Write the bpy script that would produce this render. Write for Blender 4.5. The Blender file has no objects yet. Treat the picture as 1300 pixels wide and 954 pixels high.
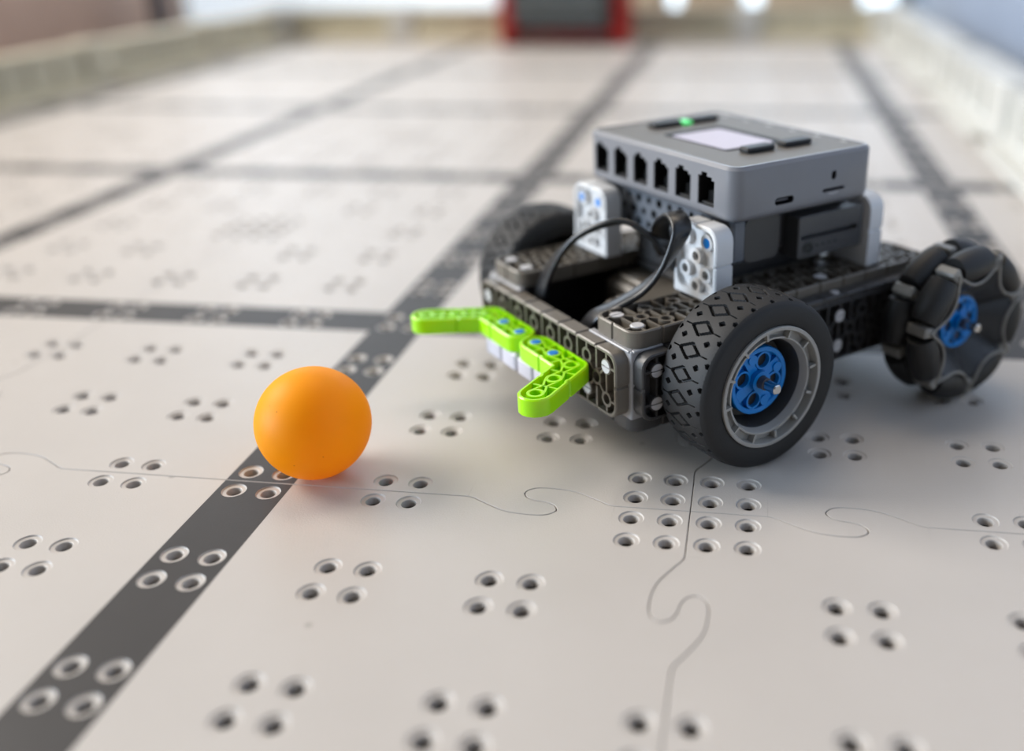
import bpy, math, random
import numpy as np
from math import sin, cos, pi, radians, sqrt, atan2
from mathutils import Vector, Matrix
from mathutils.geometry import tessellate_polygon

random.seed(7)
S = 0.0254                      # everything below is measured in inches
sc = bpy.context.scene
C = sc.collection

# ------------------------------------------------------------------ camera
F_PX, PITCH, YAW, ROLL = 1239.83, 0.400082, -0.15395, -0.016374
CAM = Vector((0.57220, -10.93259, 7.04931))
cd = bpy.data.cameras.new('camera')
cam = bpy.data.objects.new('camera', cd); C.objects.link(cam)
fwd = Vector((sin(YAW) * cos(PITCH), cos(YAW) * cos(PITCH), -sin(PITCH)))
right = Vector((cos(YAW), -sin(YAW), 0)); up = right.cross(fwd)
r2 = cos(ROLL) * right + sin(ROLL) * up
u2 = -sin(ROLL) * right + cos(ROLL) * up
cam.matrix_world = Matrix(((r2.x, u2.x, -fwd.x, CAM.x * S), (r2.y, u2.y, -fwd.y, CAM.y * S),
                           (r2.z, u2.z, -fwd.z, CAM.z * S), (0, 0, 0, 1)))
cd.sensor_width = 36; cd.sensor_fit = 'HORIZONTAL'; cd.lens = 36 * F_PX / 1300
cd.shift_x = (650 - 765) / 1300; cd.shift_y = (433 - 477) / 1300
cd.clip_start = 0.01; cd.clip_end = 50
cd.dof.use_dof = True; cd.dof.focus_distance = 13.0 * S; cd.dof.aperture_fstop = 3.1
cd.dof.aperture_blades = 0
sc.camera = cam

# ------------------------------------------------------------------ world, lights, exposure
w = bpy.data.worlds.new('world'); sc.world = w; w.use_nodes = True
bg = w.node_tree.nodes['Background']
bg.inputs[0].default_value = (0.98, 0.985, 1.0, 1); bg.inputs[1].default_value = 0.14

def area(name, loc, target, sx, sy, power, col):
    l = bpy.data.lights.new(name, 'AREA'); l.shape = 'RECTANGLE'; l.size = sx * S; l.size_y = sy * S
    l.energy = power; l.color = col
    o = bpy.data.objects.new(name, l); C.objects.link(o)
    o.location = Vector(loc) * S
    o.rotation_euler = (Vector(target) - Vector(loc)).to_track_quat('-Z', 'Y').to_euler()
    return o
area('window_light', (-100, 22, 66), (0, 4, 0), 56, 46, 104, (1.0, 0.945, 0.875))
area('side_window_light', (-150, -42, 26), (0, 3, 2), 90, 44, 215, (0.68, 0.83, 1.0))
area('back_window_light', (-46, 77, 22), (-20, 20, 0), 34, 28, 4.5, (0.72, 0.84, 1.0))
area('ceiling_lamp', (-10, 45, 95), (-2, 20, 0), 70, 30, 24, (1.0, 0.87, 0.72))
sc.view_settings.view_transform = 'Standard'; sc.view_settings.look = 'None'
sc.view_settings.exposure = 0.0; sc.view_settings.gamma = 1.0
sc.view_settings.use_curve_mapping = False

# ------------------------------------------------------------------ materials
def s2l(c):
    return tuple((x / 12.92 if x <= 0.04045 else ((x + 0.055) / 1.055) ** 2.4) for x in c)

def mat(name, rgb, rough=0.5, var=0.06, scale=60, bump=0.0, bscale=900, metal=0.0, spec=0.5, sss=0.0, emit=0.0, coat=0.0):
    """rgb is sRGB 0..1; grain and fine relief are procedural"""
    m = bpy.data.materials.new(name); m.use_nodes = True
    nt = m.node_tree; b = nt.nodes['Principled BSDF']
    lin = s2l(rgb)
    tc = nt.nodes.new('ShaderNodeTexCoord')
    nz = nt.nodes.new('ShaderNodeTexNoise'); nz.inputs['Scale'].default_value = scale; nz.inputs['Detail'].default_value = 4
    nt.links.new(tc.outputs['Object'], nz.inputs['Vector'])
    cr = nt.nodes.new('ShaderNodeValToRGB')
    cr.color_ramp.elements[0].position = 0.3; cr.color_ramp.elements[1].position = 0.7
    cr.color_ramp.elements[0].color = tuple(x * (1 - var) for x in lin) + (1,)
    cr.color_ramp.elements[1].color = tuple(min(1, x * (1 + var)) for x in lin) + (1,)
    nt.links.new(nz.outputs['Fac'], cr.inputs['Fac'])
    nt.links.new(cr.outputs['Color'], b.inputs['Base Color'])
    b.inputs['Roughness'].default_value = rough; b.inputs['Metallic'].default_value = metal
    b.inputs['Specular IOR Level'].default_value = spec
    b.inputs['Coat Weight'].default_value = coat
    if sss:
        b.inputs['Subsurface Weight'].default_value = sss
        b.inputs['Subsurface Radius'].default_value = (1.0, 0.35, 0.08); b.inputs['Subsurface Scale'].default_value = 0.012
    if emit:
        nt.links.new(cr.outputs['Color'], b.inputs['Emission Color']); b.inputs['Emission Strength'].default_value = emit
    if bump:
        n2 = nt.nodes.new('ShaderNodeTexNoise'); n2.inputs['Scale'].default_value = bscale; n2.inputs['Detail'].default_value = 3
        nt.links.new(tc.outputs['Object'], n2.inputs['Vector'])
        bp = nt.nodes.new('ShaderNodeBump'); bp.inputs['Strength'].default_value = bump; bp.inputs['Distance'].default_value = 0.0002
        nt.links.new(n2.outputs['Fac'], bp.inputs['Height']); nt.links.new(bp.outputs['Normal'], b.inputs['Normal'])
    return m

def specks(m, scale, thr, col, amount=0.8):
    """sparse dark specks multiplied into the base colour"""
    nt = m.node_tree; b = nt.nodes['Principled BSDF']
    src = b.inputs['Base Color'].links[0].from_socket
    tc = nt.nodes.new('ShaderNodeTexCoord')
    v = nt.nodes.new('ShaderNodeTexVoronoi'); v.inputs['Scale'].default_value = scale
    nt.links.new(tc.outputs['Object'], v.inputs['Vector'])
    n = nt.nodes.new('ShaderNodeTexNoise'); n.inputs['Scale'].default_value = scale * 0.33
    nt.links.new(tc.outputs['Object'], n.inputs['Vector'])
    lt = nt.nodes.new('ShaderNodeMapRange'); lt.inputs['From Min'].default_value = thr; lt.inputs['From Max'].default_value = thr * 0.4
    nt.links.new(v.outputs['Distance'], lt.inputs['Value'])
    g = nt.nodes.new('ShaderNodeMath'); g.operation = 'GREATER_THAN'; g.inputs[1].default_value = 0.58
    nt.links.new(n.outputs['Fac'], g.inputs[0])
    mu = nt.nodes.new('ShaderNodeMath'); mu.operation = 'MULTIPLY'
    nt.links.new(lt.outputs['Result'], mu.inputs[0]); nt.links.new(g.outputs[0], mu.inputs[1])
    m2 = nt.nodes.new('ShaderNodeMath'); m2.operation = 'MULTIPLY'; m2.inputs[1].default_value = amount
    nt.links.new(mu.outputs[0], m2.inputs[0])
    mx = nt.nodes.new('ShaderNodeMix'); mx.data_type = 'RGBA'
    nt.links.new(m2.outputs[0], mx.inputs[0]); nt.links.new(src, mx.inputs[6]); mx.inputs[7].default_value = s2l(col) + (1,)
    nt.links.new(mx.outputs[2], b.inputs['Base Color'])
    return m

M = {}
M['tile'] = specks(mat('tile_plastic', (.715, .69, .665), .42, .03, 18, .35, 1500, spec=.4), 55, .09, (.5, .47, .44), .6)
M['line'] = mat('black_line_print', (.205, .195, .193), .5, .08, 40, .3, 1500, spec=.3)
M['slab'] = mat('subfloor_hole_shade', (.23, .19, .165), .8)  # dark brown puts the shade down the tile holes into the colour
M['ball'] = specks(mat('orange_celluloid', (1.0, .705, .03), .5, .03, 30, .12, 2500, spec=.3), 330, .10, (.55, .25, .03), .7)
def thin_shell(m, amount):
    """hollow translucent shell: part of the light passes through the skin"""
    nt = m.node_tree; b = nt.nodes['Principled BSDF']; out = nt.nodes['Material Output']
    t = nt.nodes.new('ShaderNodeBsdfTranslucent'); nt.links.new(b.inputs['Base Color'].links[0].from_socket, t.inputs['Color'])
    mx = nt.nodes.new('ShaderNodeMixShader'); mx.inputs[0].default_value = amount
    nt.links.new(b.outputs[0], mx.inputs[1]); nt.links.new(t.outputs[0], mx.inputs[2]); nt.links.new(mx.outputs[0], out.inputs['Surface'])
thin_shell(M['ball'], .45)
M['plate'] = mat('grey_brown_plastic', (.40, .373, .335), .36, .08, 90, .15, 1500)
M['plate_dk'] = mat('dark_grey_plastic', (.22, .215, .215), .42, .08, 90, .15, 1500)
M['conn'] = mat('light_grey_connector', (.60, .60, .61), .35, .04, 90)
M['pin'] = mat('pale_grey_pin', (.74, .73, .73), .35, .04, 200)
M['white'] = mat('white_plastic', (.83, .83, .83), .38, .03, 90)
M['bracket'] = mat('pale_lilac_plastic', (.76, .76, .80), .4, .03, 90)
M['blue'] = mat('blue_plastic', (.0, .47, .78), .32, .06, 90)
M['green'] = mat('lime_green_plastic', (.61, .88, .015), .28, .04, 60, sss=.12)
M['body'] = mat('slate_grey_shell', (.465, .468, .485), .32, .03, 60, .2, 2500)
M['beam'] = mat('blue_grey_beam', (.36, .38, .41), .4, .05, 60)
M['top'] = mat('taupe_grey_face', (.40, .385, .365), .55, .04, 60, .2, 2500)
M['bezel'] = mat('dark_bezel', (.09, .10, .12), .6, spec=.2)
M['screen'] = mat('lit_screen', (.70, .67, .72), .5, .02, 200, emit=.08)
M['led'] = mat('green_led', (.25, .86, .42), .3, .02, emit=.6)
M['black'] = mat('black_plastic', (.06, .06, .065), .5, .08, 120)
M['socket'] = mat('socket_black', (.075, .07, .07), .5)
M['cable'] = mat('black_cable_sheath', (.10, .105, .115), .33, .05, 120)
M['tyre'] = mat('tyre_rubber', (.08, .08, .086), .65, .07, 80, .35, 1800)
M['rim'] = mat('rim_grey', (.59, .585, .57), .34, .05, 60)
M['rimdk'] = mat('rim_dark', (.185, .18, .175), .38)
M['steel'] = mat('steel_shaft', (.80, .80, .80), .22, .04, metal=1.0)
M['roller'] = mat('roller_rubber', (.085, .08, .08), .55, .08, 100, .2)
M['omni'] = mat('omni_frame_dark', (.20, .205, .215), .42)
M['batt'] = mat('charcoal_battery_shell', (.27, .27, .275), .36)
M['omnilip'] = mat('omni_support_lit_edge', (.50, .49, .47), .4)  # grey of the roller supports, also the light painted on frame edges
M['mark'] = mat('pale_print', (.74, .74, .72), .5)
M['border'] = mat('border_khaki', (.73, .705, .62), .4, .08, 6)
M['post'] = mat('post_pale_border_lit', (.77, .77, .75), .35, .04, 10)
M['flange'] = mat('border_flange_cream', (.80, .77, .67), .4, .05, 8)
M['cells'] = mat('blue_grey_cells', (.60, .64, .65), .45)
M['red'] = mat('red_plastic', (.66, .09, .08), .4, .06, 20)
M['mesh'] = mat('grey_mesh_plastic', (.18, .19, .19), .45, .06, 40)
M['roomfloor'] = mat('room_floor_vinyl', (.62, .57, .50), .5, .1, 4)
M['wallbeige'] = mat('beige_wall_paint', (.72, .67, .60), .7, .05, 5)
M['wallblue'] = mat('blue_grey_wall_paint', (.55, .60, .68), .6, .05, 5)
M['card'] = mat('beige_mask_box', (.74, .67, .58), .7, .06, 12)
M['wood'] = mat('brown_wood', (.68, .57, .51), .5, .15, 9)
M['winlight'] = mat('daylit_glass', (.90, .95, 1.0), .2, .02, 3, emit=.62)
M['dark'] = mat('dark_metal', (.30, .30, .33), .45)

# ------------------------------------------------------------------ mesh builder
def ident(u, v, h): return (u, v, h)

class MB:
    def __init__(s): s.v = []; s.f = []; s.m = []
    def pt(s, p): s.v.append(p); return len(s.v) - 1
    def face(s, idx, m=0): s.f.append(tuple(idx)); s.m.append(m)
    def poly(s, loops, F, h, m=0, flip=False):
        """flat polygon with holes, loops of (u,v)"""
        vs = [[Vector((p[0], p[1], 0)) for p in l] for l in loops]
        tr = tessellate_polygon(vs)
        flat = [p for l in loops for p in l]
        base = len(s.v)
        for p in flat: s.v.append(F(p[0], p[1], h))
        for a, b, c in tr:
            A, B, D = flat[a], flat[b], flat[c]
            ar = (B[0] - A[0]) * (D[1] - A[1]) - (B[1] - A[1]) * (D[0] - A[0])
            if abs(ar) < 1e-12: continue
            if (ar < 0) != flip: a, c = c, a
            s.face((base + a, base + b, base + c), m)
    def wall(s, l0, h0, l1, h1, F, m=0, closed=True):
        """quads between two loops of the same length (l0 at h0 up to l1 at h1); CCW loops give outward faces"""
        n = len(l0); b = len(s.v)
        for p in l0: s.v.append(F(p[0], p[1], h0))
        for p in l1: s.v.append(F(p[0], p[1], h1))
        for i in range(n if closed else n - 1):
            j = (i + 1) % n
            s.face((b + i, b + j, b + n + j, b + n + i), m)
    def box(s, a, b, F=ident, m=0, ch=0.0):
        (x0, y0, z0), (x1, y1, z1) = a, b
        if ch:
            o = [(x0, y0), (x1, y0), (x1, y1), (x0, y1)]
            o = rrect(x0, y0, x1, y1, ch * 1.6, 3)
            i = offset(o, ch)
            s.wall(o, z0 + ch, o, z1 - ch, F, m); s.wall(o, z1 - ch, i, z1, F, m); s.wall(i, z0, o, z0 + ch, F, m)
            s.poly([i], F, z1, m); s.poly([i], F, z0, m, True)
        else:
            o = [(x0, y0), (x1, y0), (x1, y1), (x0, y1)]
            s.wall(o, z0, o, z1, F, m); s.poly([o], F, z1, m); s.poly([o], F, z0, m, True)
    def disc(s, c, r, h0, h1, F=ident, n=20, m=0, ch=0.0, cap0=True):
        o = circ(c, r, n)
        if ch:
            i = circ(c, r - ch, n); s.wall(o, h0, o, h1 - ch, F, m); s.wall(o, h1 - ch, i, h1, F, m); s.poly([i], F, h1, m)
        else:
            s.wall(o, h0, o, h1, F, m); s.poly([o], F, h1, m)
        if cap0: s.poly([o], F, h0, m, True)
    def ring(s, c, ro, ri, h0, h1, F=ident, n=16, m=0, mi=None):
        o = circ(c, ro, n); i = circ(c, ri, n)
        s.wall(o, h0, o, h1, F, m); s.wall(o, h1, i, h1, F, m); s.wall(i, h1, i, h0, F, m if mi is None else mi)
    def lathe(s, prof, F=ident, n=48, m=0):
        """prof: list of (r,h) from outside going round; axis is h"""
        for (ra, ha), (rb, hb) in zip(prof, prof[1:]):
            s.wall(circ((0, 0), ra, n), ha, circ((0, 0), rb, n), hb, F, m)
    def rib(s, a, b, wd, h0, h1, F=ident, m=0):
        dx, dy = b[0] - a[0], b[1] - a[1]; L = sqrt(dx * dx + dy * dy)
        nx, ny = -dy / L * wd / 2, dx / L * wd / 2
        o = [(a[0] - nx, a[1] - ny), (b[0] - nx, b[1] - ny), (b[0] + nx, b[1] + ny), (a[0] + nx, a[1] + ny)]
        s.wall(o, h0, o, h1, F, m); s.poly([o], F, h1, m)
    def tube(s, pts, rad, n=8, m=0, closed=False):
        P = [Vector(p) for p in pts]; k = len(P); rings = []
        for i in range(k):
            t = (P[(i + 1) % k] - P[i - 1]) if (closed or 0 < i < k - 1) else (P[1] - P[0] if i == 0 else P[-1] - P[-2])
            t.normalize(); a = Vector((0.123, 0.9, 0.3)).cross(t).normalized(); b = t.cross(a)
            rings.append([s.pt(tuple(P[i] + rad * (cos(q) * a + sin(q) * b))) for q in [2 * pi * j / n for j in range(n)]])
        for i in range(k if closed else k - 1):
            A, B = rings[i], rings[(i + 1) % k]
            for j in range(n): s.face((A[j], A[(j + 1) % n], B[(j + 1) % n], B[j]), m)
    def mesh(s, name, mats, ang=32):
        me = bpy.data.meshes.new(name)
        me.from_pydata([(a * S, b * S, c * S) for a, b, c in s.v], [], s.f)
        for mm in mats: me.materials.append(mm)
        me.polygons.foreach_set('material_index', s.m)
        import bmesh
        bm = bmesh.new(); bm.from_mesh(me); bmesh.ops.remove_doubles(bm, verts=bm.verts, dist=1e-6)
        bm.to_mesh(me); bm.free()
        me.shade_smooth(); me.set_sharp_from_angle(angle=radians(ang)); me.update()
        return me

def circ(c, r, n, a0=0.0): return [(c[0] + r * cos(a0 + 2 * pi * i / n), c[1] + r * sin(a0 + 2 * pi * i / n)) for i in range(n)]
def rrect(x0, y0, x1, y1, r, k=5):
    o = []
    for cx, cy, a in ((x1 - r, y0 + r, -pi / 2), (x1 - r, y1 - r, 0), (x0 + r, y1 - r, pi / 2), (x0 + r, y0 + r, pi)):
        for i in range(k + 1):
            t = a + pi / 2 * i / k; o.append((cx + r * cos(t), cy + r * sin(t)))
    return o
def offset(l, d):
    """inward offset of a CCW loop"""
    n = len(l); o = []
    for i in range(n):
        a, b, c = l[i - 1], l[i], l[(i + 1) % n]
        e1 = Vector((b[0] - a[0], b[1] - a[1])); e2 = Vector((c[0] - b[0], c[1] - b[1]))
        if e1.length < 1e-9: e1 = e2
        if e2.length < 1e-9: e2 = e1
        e1.normalize(); e2.normalize()
        n1 = Vector((-e1.y, e1.x)); n2 = Vector((-e2.y, e2.x)); nn = n1 + n2
        if nn.length < 1e-6: nn = n1
        nn.normalize(); k = max(0.5, nn.dot(n1))
        o.append((b[0] + nn.x * d / k, b[1] + nn.y * d / k))
    return o
def catmull(P, k):
    out = []
    Q = [P[0]] + list(P) + [P[-1]]
    for i in range(1, len(Q) - 2):
        p0, p1, p2, p3 = (np.array(q, float) for q in Q[i - 1:i + 3])
        for j in range(k):
            t = j / k
            out.append(tuple(0.5 * (2 * p1 + (p2 - p0) * t + (2 * p0 - 5 * p1 + 4 * p2 - p3) * t * t + (3 * p1 - p0 - 3 * p2 + p3) * t ** 3)))
    out.append(tuple(P[-1])); return out

def link(name, me, parent=None, loc=(0, 0, 0), rot=(0, 0, 0)):
    o = bpy.data.objects.new(name, me); C.objects.link(o)
    o.location = Vector(loc) * S; o.rotation_euler = rot
    if parent: o.parent = parent
    return o
def empty(name, loc, rotz=0):
    return link(name, None, None, loc, (0, 0, rotz))
def tag(o, label=None, cat=None, group=None, kind=None):
    for k, v in (('label', label), ('category', cat), ('group', group), ('kind', kind)):
        if v: o[k] = v
    return o

# ------------------------------------------------------------------ structure: room
b = MB(); b.box((-150, -60, -2.2), (60, 160, -1.0)); 
rf = link('floor', b.mesh('room_floor', [M['roomfloor']])); tag(rf, 'beige vinyl room floor outside the playing field', None, None, 'structure')
b = MB(); b.box((-150, 79, -1.0), (60, 82, 60))
wb = link('wall_back', b.mesh('wall_back', [M['wallbeige']])); tag(wb, 'beige wall behind the far field border', None, None, 'structure')
b = MB(); b.box((13.2, -20, -1.0), (15.2, 79, 40))
wr = link('wall_right', b.mesh('wall_right', [M['wallblue']])); tag(wr, 'blue grey wall along the right field border', None, None, 'structure')
M['winclear'] = mat('daylit_clear_glass', (.86, .93, 1.0), .2, .02, 3, emit=2.2)
def window(name, x0, x1, z0, z1, pm='winlight', y=79.0):
    b = MB()
    for a, c in (((x0 - 1, y - .9, z0 - .4), (x1 + 1, y, z0)), ((x0 - 1, y - .9, z1), (x1 + 1, y, z1 + 1)),
                 ((x0 - 1, y - .9, z0), (x0, y, z1)), ((x1, y - .9, z0), (x1 + 1, y, z1))): b.box(a, c)
    o = link(name, b.mesh(name, [M['post']])); tag(o, 'pale framed window low in the back wall, bright with daylight', None, None, 'structure')
    b = MB(); b.box((x0, y - .45, z0), (x1, y - .25, z1)); link('pane', b.mesh('pane', [M[pm]]), o)
window('window_1', -52.0, -21.8, -0.4, 50)
window('window_2', -9.6, 12.0, -0.4, 50, 'winclear')

# ------------------------------------------------------------------ structure: tiled field
ZT = 0.0
half = [(-1.0, 0), (-.9, -.03), (-.75, -.12), (-.43, -.285), (-.12, -.335), (.13, -.315), (.25, -.20), (.20, -.075), (.08, -.015), (0, 0)]
curve = half + [(-x, -y) for x, y in reversed(half[:-1])]
CUR = catmull(curve, 4)                                # the hooked seam between tiles, centred on 0, running in +u
def edge_h(x0): return [(x0 + u, v) for u, v in CUR]   # along +x
def edge_v(y0): return [(-v, y0 + u) for u, v in [(-a, -c) for a, c in reversed(CUR)]]
# vertical seam = horizontal seam turned by -90 degrees: (u,v)->(v,-u)
def edge_v(y0):
    e = [(v, y0 - u) for u, v in CUR]                  # runs in -y
    return list(reversed(e))
def line_pts(a, b, k):
    return [(a[0] + (b[0] - a[0]) * i / k, a[1] + (b[1] - a[1]) * i / k) for i in range(1, k)]
bottom = [(0, 0), (.5, 0)] + edge_h(2) + line_pts((3, 0), (9, 0), 12) + edge_h(10) + [(11.5, 0)]
rightE = [(12 + x, y) for x, y in ([(0, 0), (0, .5)] + edge_v(2) + line_pts((0, 3), (0, 9), 12) + edge_v(10) + [(0, 11.5)])]
topE = [(x, y + 12) for x, y in reversed(bottom[1:] + [(12, 0)])]
leftE = [(x - 12, y) for x, y in reversed(rightE[1:] + [(12, 12)])]
OUT = bottom + rightE + topE + leftE
e = .013; OT = [(min(max(x, -9), 21), y) for x, y in offset(OUT, e)]; OM = offset(OUT, .005)
nb, nr, ntp = len(bottom), len(rightE), len(topE)
def seg(lst, cond): return [p for p in lst if cond(p)]
b = MB()
F = ident
b.wall(OM, -.40, OM, -.012, F, 0); b.wall(OM, -.012, OT, 0, F, 0)
hole = set()
for i in range(24):
    for j in range(24):
        if i in (0, 23) or j in (0, 23): continue
        if i % 4 in (3, 0) and j % 4 in (3, 0): hole.add((i, j))
for i in (7, 8, 11, 12, 15, 16):
    for k in (0, 23): hole.add((i, k)); hole.add((k, i))
for i in (0, 1, 22, 23):
    for j in (0, 1, 22, 23): hole.add((i, j))
tab = set()
for i in (2, 3, 4, 5, 18, 19, 20, 21):
    for k in (0, 23): tab.add((i, k)); tab.add((k, i))
NH = 20
for i in range(24):
    for j in range(24):
        if (i, j) in tab: continue
        x0, x1, y0, y1 = max(.5 * i, e), min(.5 * i + .5, 12 - e), max(.5 * j, e), min(.5 * j + .5, 12 - e)
        q = [(x0, y0), (x1, y0), (x1, y1), (x0, y1)]
        mi = 1 if (i in (11, 12) or j in (11, 12)) else 0
        if (i, j) not in hole:
            k = len(b.v); b.v += [(p[0], p[1], 0) for p in q]; b.face((k, k + 1, k + 2, k + 3), mi)
        else:
            c = (.5 * i + .25, .5 * j + .25)
            c0 = circ(c, .170, NH); b.poly([q, c0], F, 0, mi)
            lv = [(.170, 0), (.164, -.010), (.155, -.017), (.112, -.019), (.103, -.024), (.098, -.036), (.092, -.12)]
            for (ra, ha), (rb, hb) in zip(lv, lv[1:]):
                b.wall(circ(c, ra, NH), ha, circ(c, rb, NH), hb, F, 0)
# hooked strips along the four sides
iB = OT[:nb]; iR = OT[nb:nb + nr]; iT = OT[nb + nr:nb + nr + ntp]; iL = OT[nb + nr + ntp:]
nc = len(CUR)
for k0, x0 in ((2, 2), (2 + nc + 11, 10)):
    cb = iB[k0:k0 + nc]; b.poly([[(x0 - 1, e)] * 0 + cb + [(x0 + 1, .5), (x0 - 1, .5)]], F, 0, 0)
    cr = iR[k0:k0 + nc]; b.poly([cr + [(11.5, x0 + 1), (11.5, x0 - 1)]], F, 0, 0)
def find(lst, x0, ax):
    out = [p for p, o in lst if x0 - 1 - 1e-6 <= o[ax] <= x0 + 1 + 1e-6]
    return out
oT = OUT[nb + nr:nb + nr + ntp]; oL = OUT[nb + nr + ntp:]
for x0 in (2, 10):
    ct = find(list(zip(iT, oT)), x0, 0); b.poly([ct + [(x0 - 1, 11.5), (x0 + 1, 11.5)]], F, 0, 0)
    cl = find(list(zip(iL, oL)), x0, 1); b.poly([cl + [(.5, x0 - 1), (.5, x0 + 1)]], F, 0, 0)
tile_me = b.mesh('floor_tile', [M['tile'], M['line']], 25)
b = MB(); b.box((-36, -24, -.6), (12, 60, -.395))
field = link('floor', b.mesh('field_slab', [M['slab']])); tag(field, 'pale grey interlocking tile field floor with black grid lines', None, None, 'structure')
for ty in range(-2, 5):
    for tx in range(-3, 1):
        link('tile', tile_me, field, (12 * tx, 12 * ty, 0))

# ------------------------------------------------------------------ field border
XL, XR, YF = -32.4, 8.8, 57.6
bd = empty('field_border', (XL - 1, YF + 1, 0))
tag(bd, 'low khaki plastic border around the field with pale posts', 'border')
off = Vector((XL - 1, YF + 1, 0))
def wall_panel(p0, p1, nx, ny, name='border_panel', hgt=2.05, m='border'):
    """panel with a base flange, a recessed face and a cap; (nx,ny) points outward"""
    b = MB(); p0 = Vector((*p0, 0)); p1 = Vector((*p1, 0)); d = (p1 - p0); L = d.length; d.normalize(); n = Vector((nx, ny, 0))
    def Fw(u, v, h):
        q = p0 + d * u + n * v - off; return (q.x, q.y, h)
    prof = [(0, .012), (0, .45), (.18, .55), (.18, hgt - .3), (.05, hgt - .22), (.05, hgt), (1.5, hgt), (1.5, .012)]
    A = [Fw(0, v, h) for v, h in prof]; B = [Fw(L, v, h) for v, h in prof]
    k = len(b.v); b.v += A + B; n8 = len(prof)
    for i in range(n8): b.face((k + i, k + (i + 1) % n8, k + n8 + (i + 1) % n8, k + n8 + i))
    b.face(tuple(k + i for i in range(n8))); b.face(tuple(k + n8 + i for i in reversed(range(n8))))
    q = int(L / 2)
    for i in range(1, q): b.box((i * L / q - .05, .06, .5), (i * L / q + .05, .3, hgt - .25), Fw)
    pn = link(name, b.mesh(name, [M[m]]), bd)
    b = MB(); b.box((0, -.75, .012), (L, .02, .22), Fw, 0, .05); link('base_flange', b.mesh('base_flange', [M['flange'] if m == 'border' else M['post']]), pn)  # right flange pale too, for the window light on that side
def wall_post(x, y, nx, ny, m='post'):
    b = MB(); q = Vector((x, y, 0)) - off
    dx, dy = (.6, .9) if nx else (.9, .6)
    b.box((q.x - dx + nx * .5, q.y - dy + ny * .5, .012), (q.x + dx + nx * .5, q.y + dy + ny * .5, 2.2), ident, 0, .08)
    link('border_post', b.mesh('border_post', [M[m]]), bd)
for y0 in (-12, 0, 12, 24, 36, 48):
    y1 = min(y0 + 12, YF)
    wall_panel((XL, y0 + .9), (XL, y1 - (.9 if y1 < YF else 0)), -1, 0)
    wall_panel((XR, y0 + .9), (XR, y1 - (.9 if y1 < YF else 0)), 1, 0, m='post')  # paler than the left border: window light put into the colour
for y0 in (0, 12, 24, 36, 48):
    wall_post(XL, y0, -1, 0, 'border'); wall_post(XR, y0, 1, 0)
for x0, x1 in ((XL, -24.9), (-23.1, -12.9), (-11.1, -.9), (.9, XR)): wall_panel((x0, YF), (x1, YF), 0, 1)
for x in (-24, -12, 0): wall_post(x, YF, 0, 1)
b = MB(); b.box((-1.4, -1.1, .012), (-.0 + .3, 1.3, 2.25), ident, 0, .1)
link('corner_post', b.mesh('corner_post', [M['post']]), bd, (1, -1, 0))
link('corner_post', b.mesh('corner_post', [M['post']]), bd, (XR - XL + 1.6, -1, 0))

# ------------------------------------------------------------------ red framed goal against the far border
gx0, gx1, gy = -16.05, -7.5, 55.2
g = empty('field_goal', ((gx0 + gx1) / 2, gy, 0))
tag(g, 'red framed goal with grey honeycomb drum standing before the far border', 'goal')
hw = (gx1 - gx0) / 2
for sgn in (-1, 1):
    b = MB()
    def Fx(u, v, h): return (sgn * (hw - .55) + h, u, v)
    o = rrect(-1.5, .02, 1.2, 6.4, .5, 4); i = offset(o, .25)
    b.wall(o, -.4, o, .5, Fx); b.wall(o, .5, i, .5, Fx); b.wall(i, .5, i, .35, Fx); b.poly([i], Fx, .35); b.poly([o], Fx, -.4, 0, True)
    link('end_plate', b.mesh('end_plate', [M['red']]), g)
b = MB(); b.box((-hw + 1.05, -.6, .25), (hw - 1.05, .2, .85), ident, 0, .06); link('bottom_bar', b.mesh('bottom_bar', [M['red']]), g)
b = MB(); R = 2.1; zc = 3.1
def Fd(u, v, h): return (h, v - .1, u + zc)
b.lathe([(.3, -hw + 1.1), (R, -hw + 1.1), (R, hw - 1.1), (.3, hw - 1.1)], Fd, 40)
drum = link('drum', b.mesh('drum', [M['mesh']]), g)
b = MB()
nx_, na_ = 11, 18
for i in range(nx_):
    for j in range(na_):
        x = -hw + 1.35 + (i + .5 * (j % 2)) * (2 * hw - 2.7) / nx_; a = 2 * pi * j / na_
        if x > hw - 1.25: continue
        ring = []
        for r0, rad in ((.27, R + .005), (.27, R + .10), (.19, R + .10), (.17, R + .01)):
            ring.append([b.pt((x + r0 * cos(t), -.1 + rad * cos(a + r0 * sin(t) / R), zc + rad * sin(a + r0 * sin(t) / R))) for t in [2 * pi * q / 6 for q in range(6)]])
        for A, B in zip(ring, ring[1:]):
            for q in range(6): b.face((A[q], A[(q + 1) % 6], B[(q + 1) % 6], B[q]))
hc = link('honeycomb_cells', b.mesh('honeycomb', [M['pin']]), drum); hc['kind'] = 'stuff'
hc.data.materials[0] = M['cells']

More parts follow.
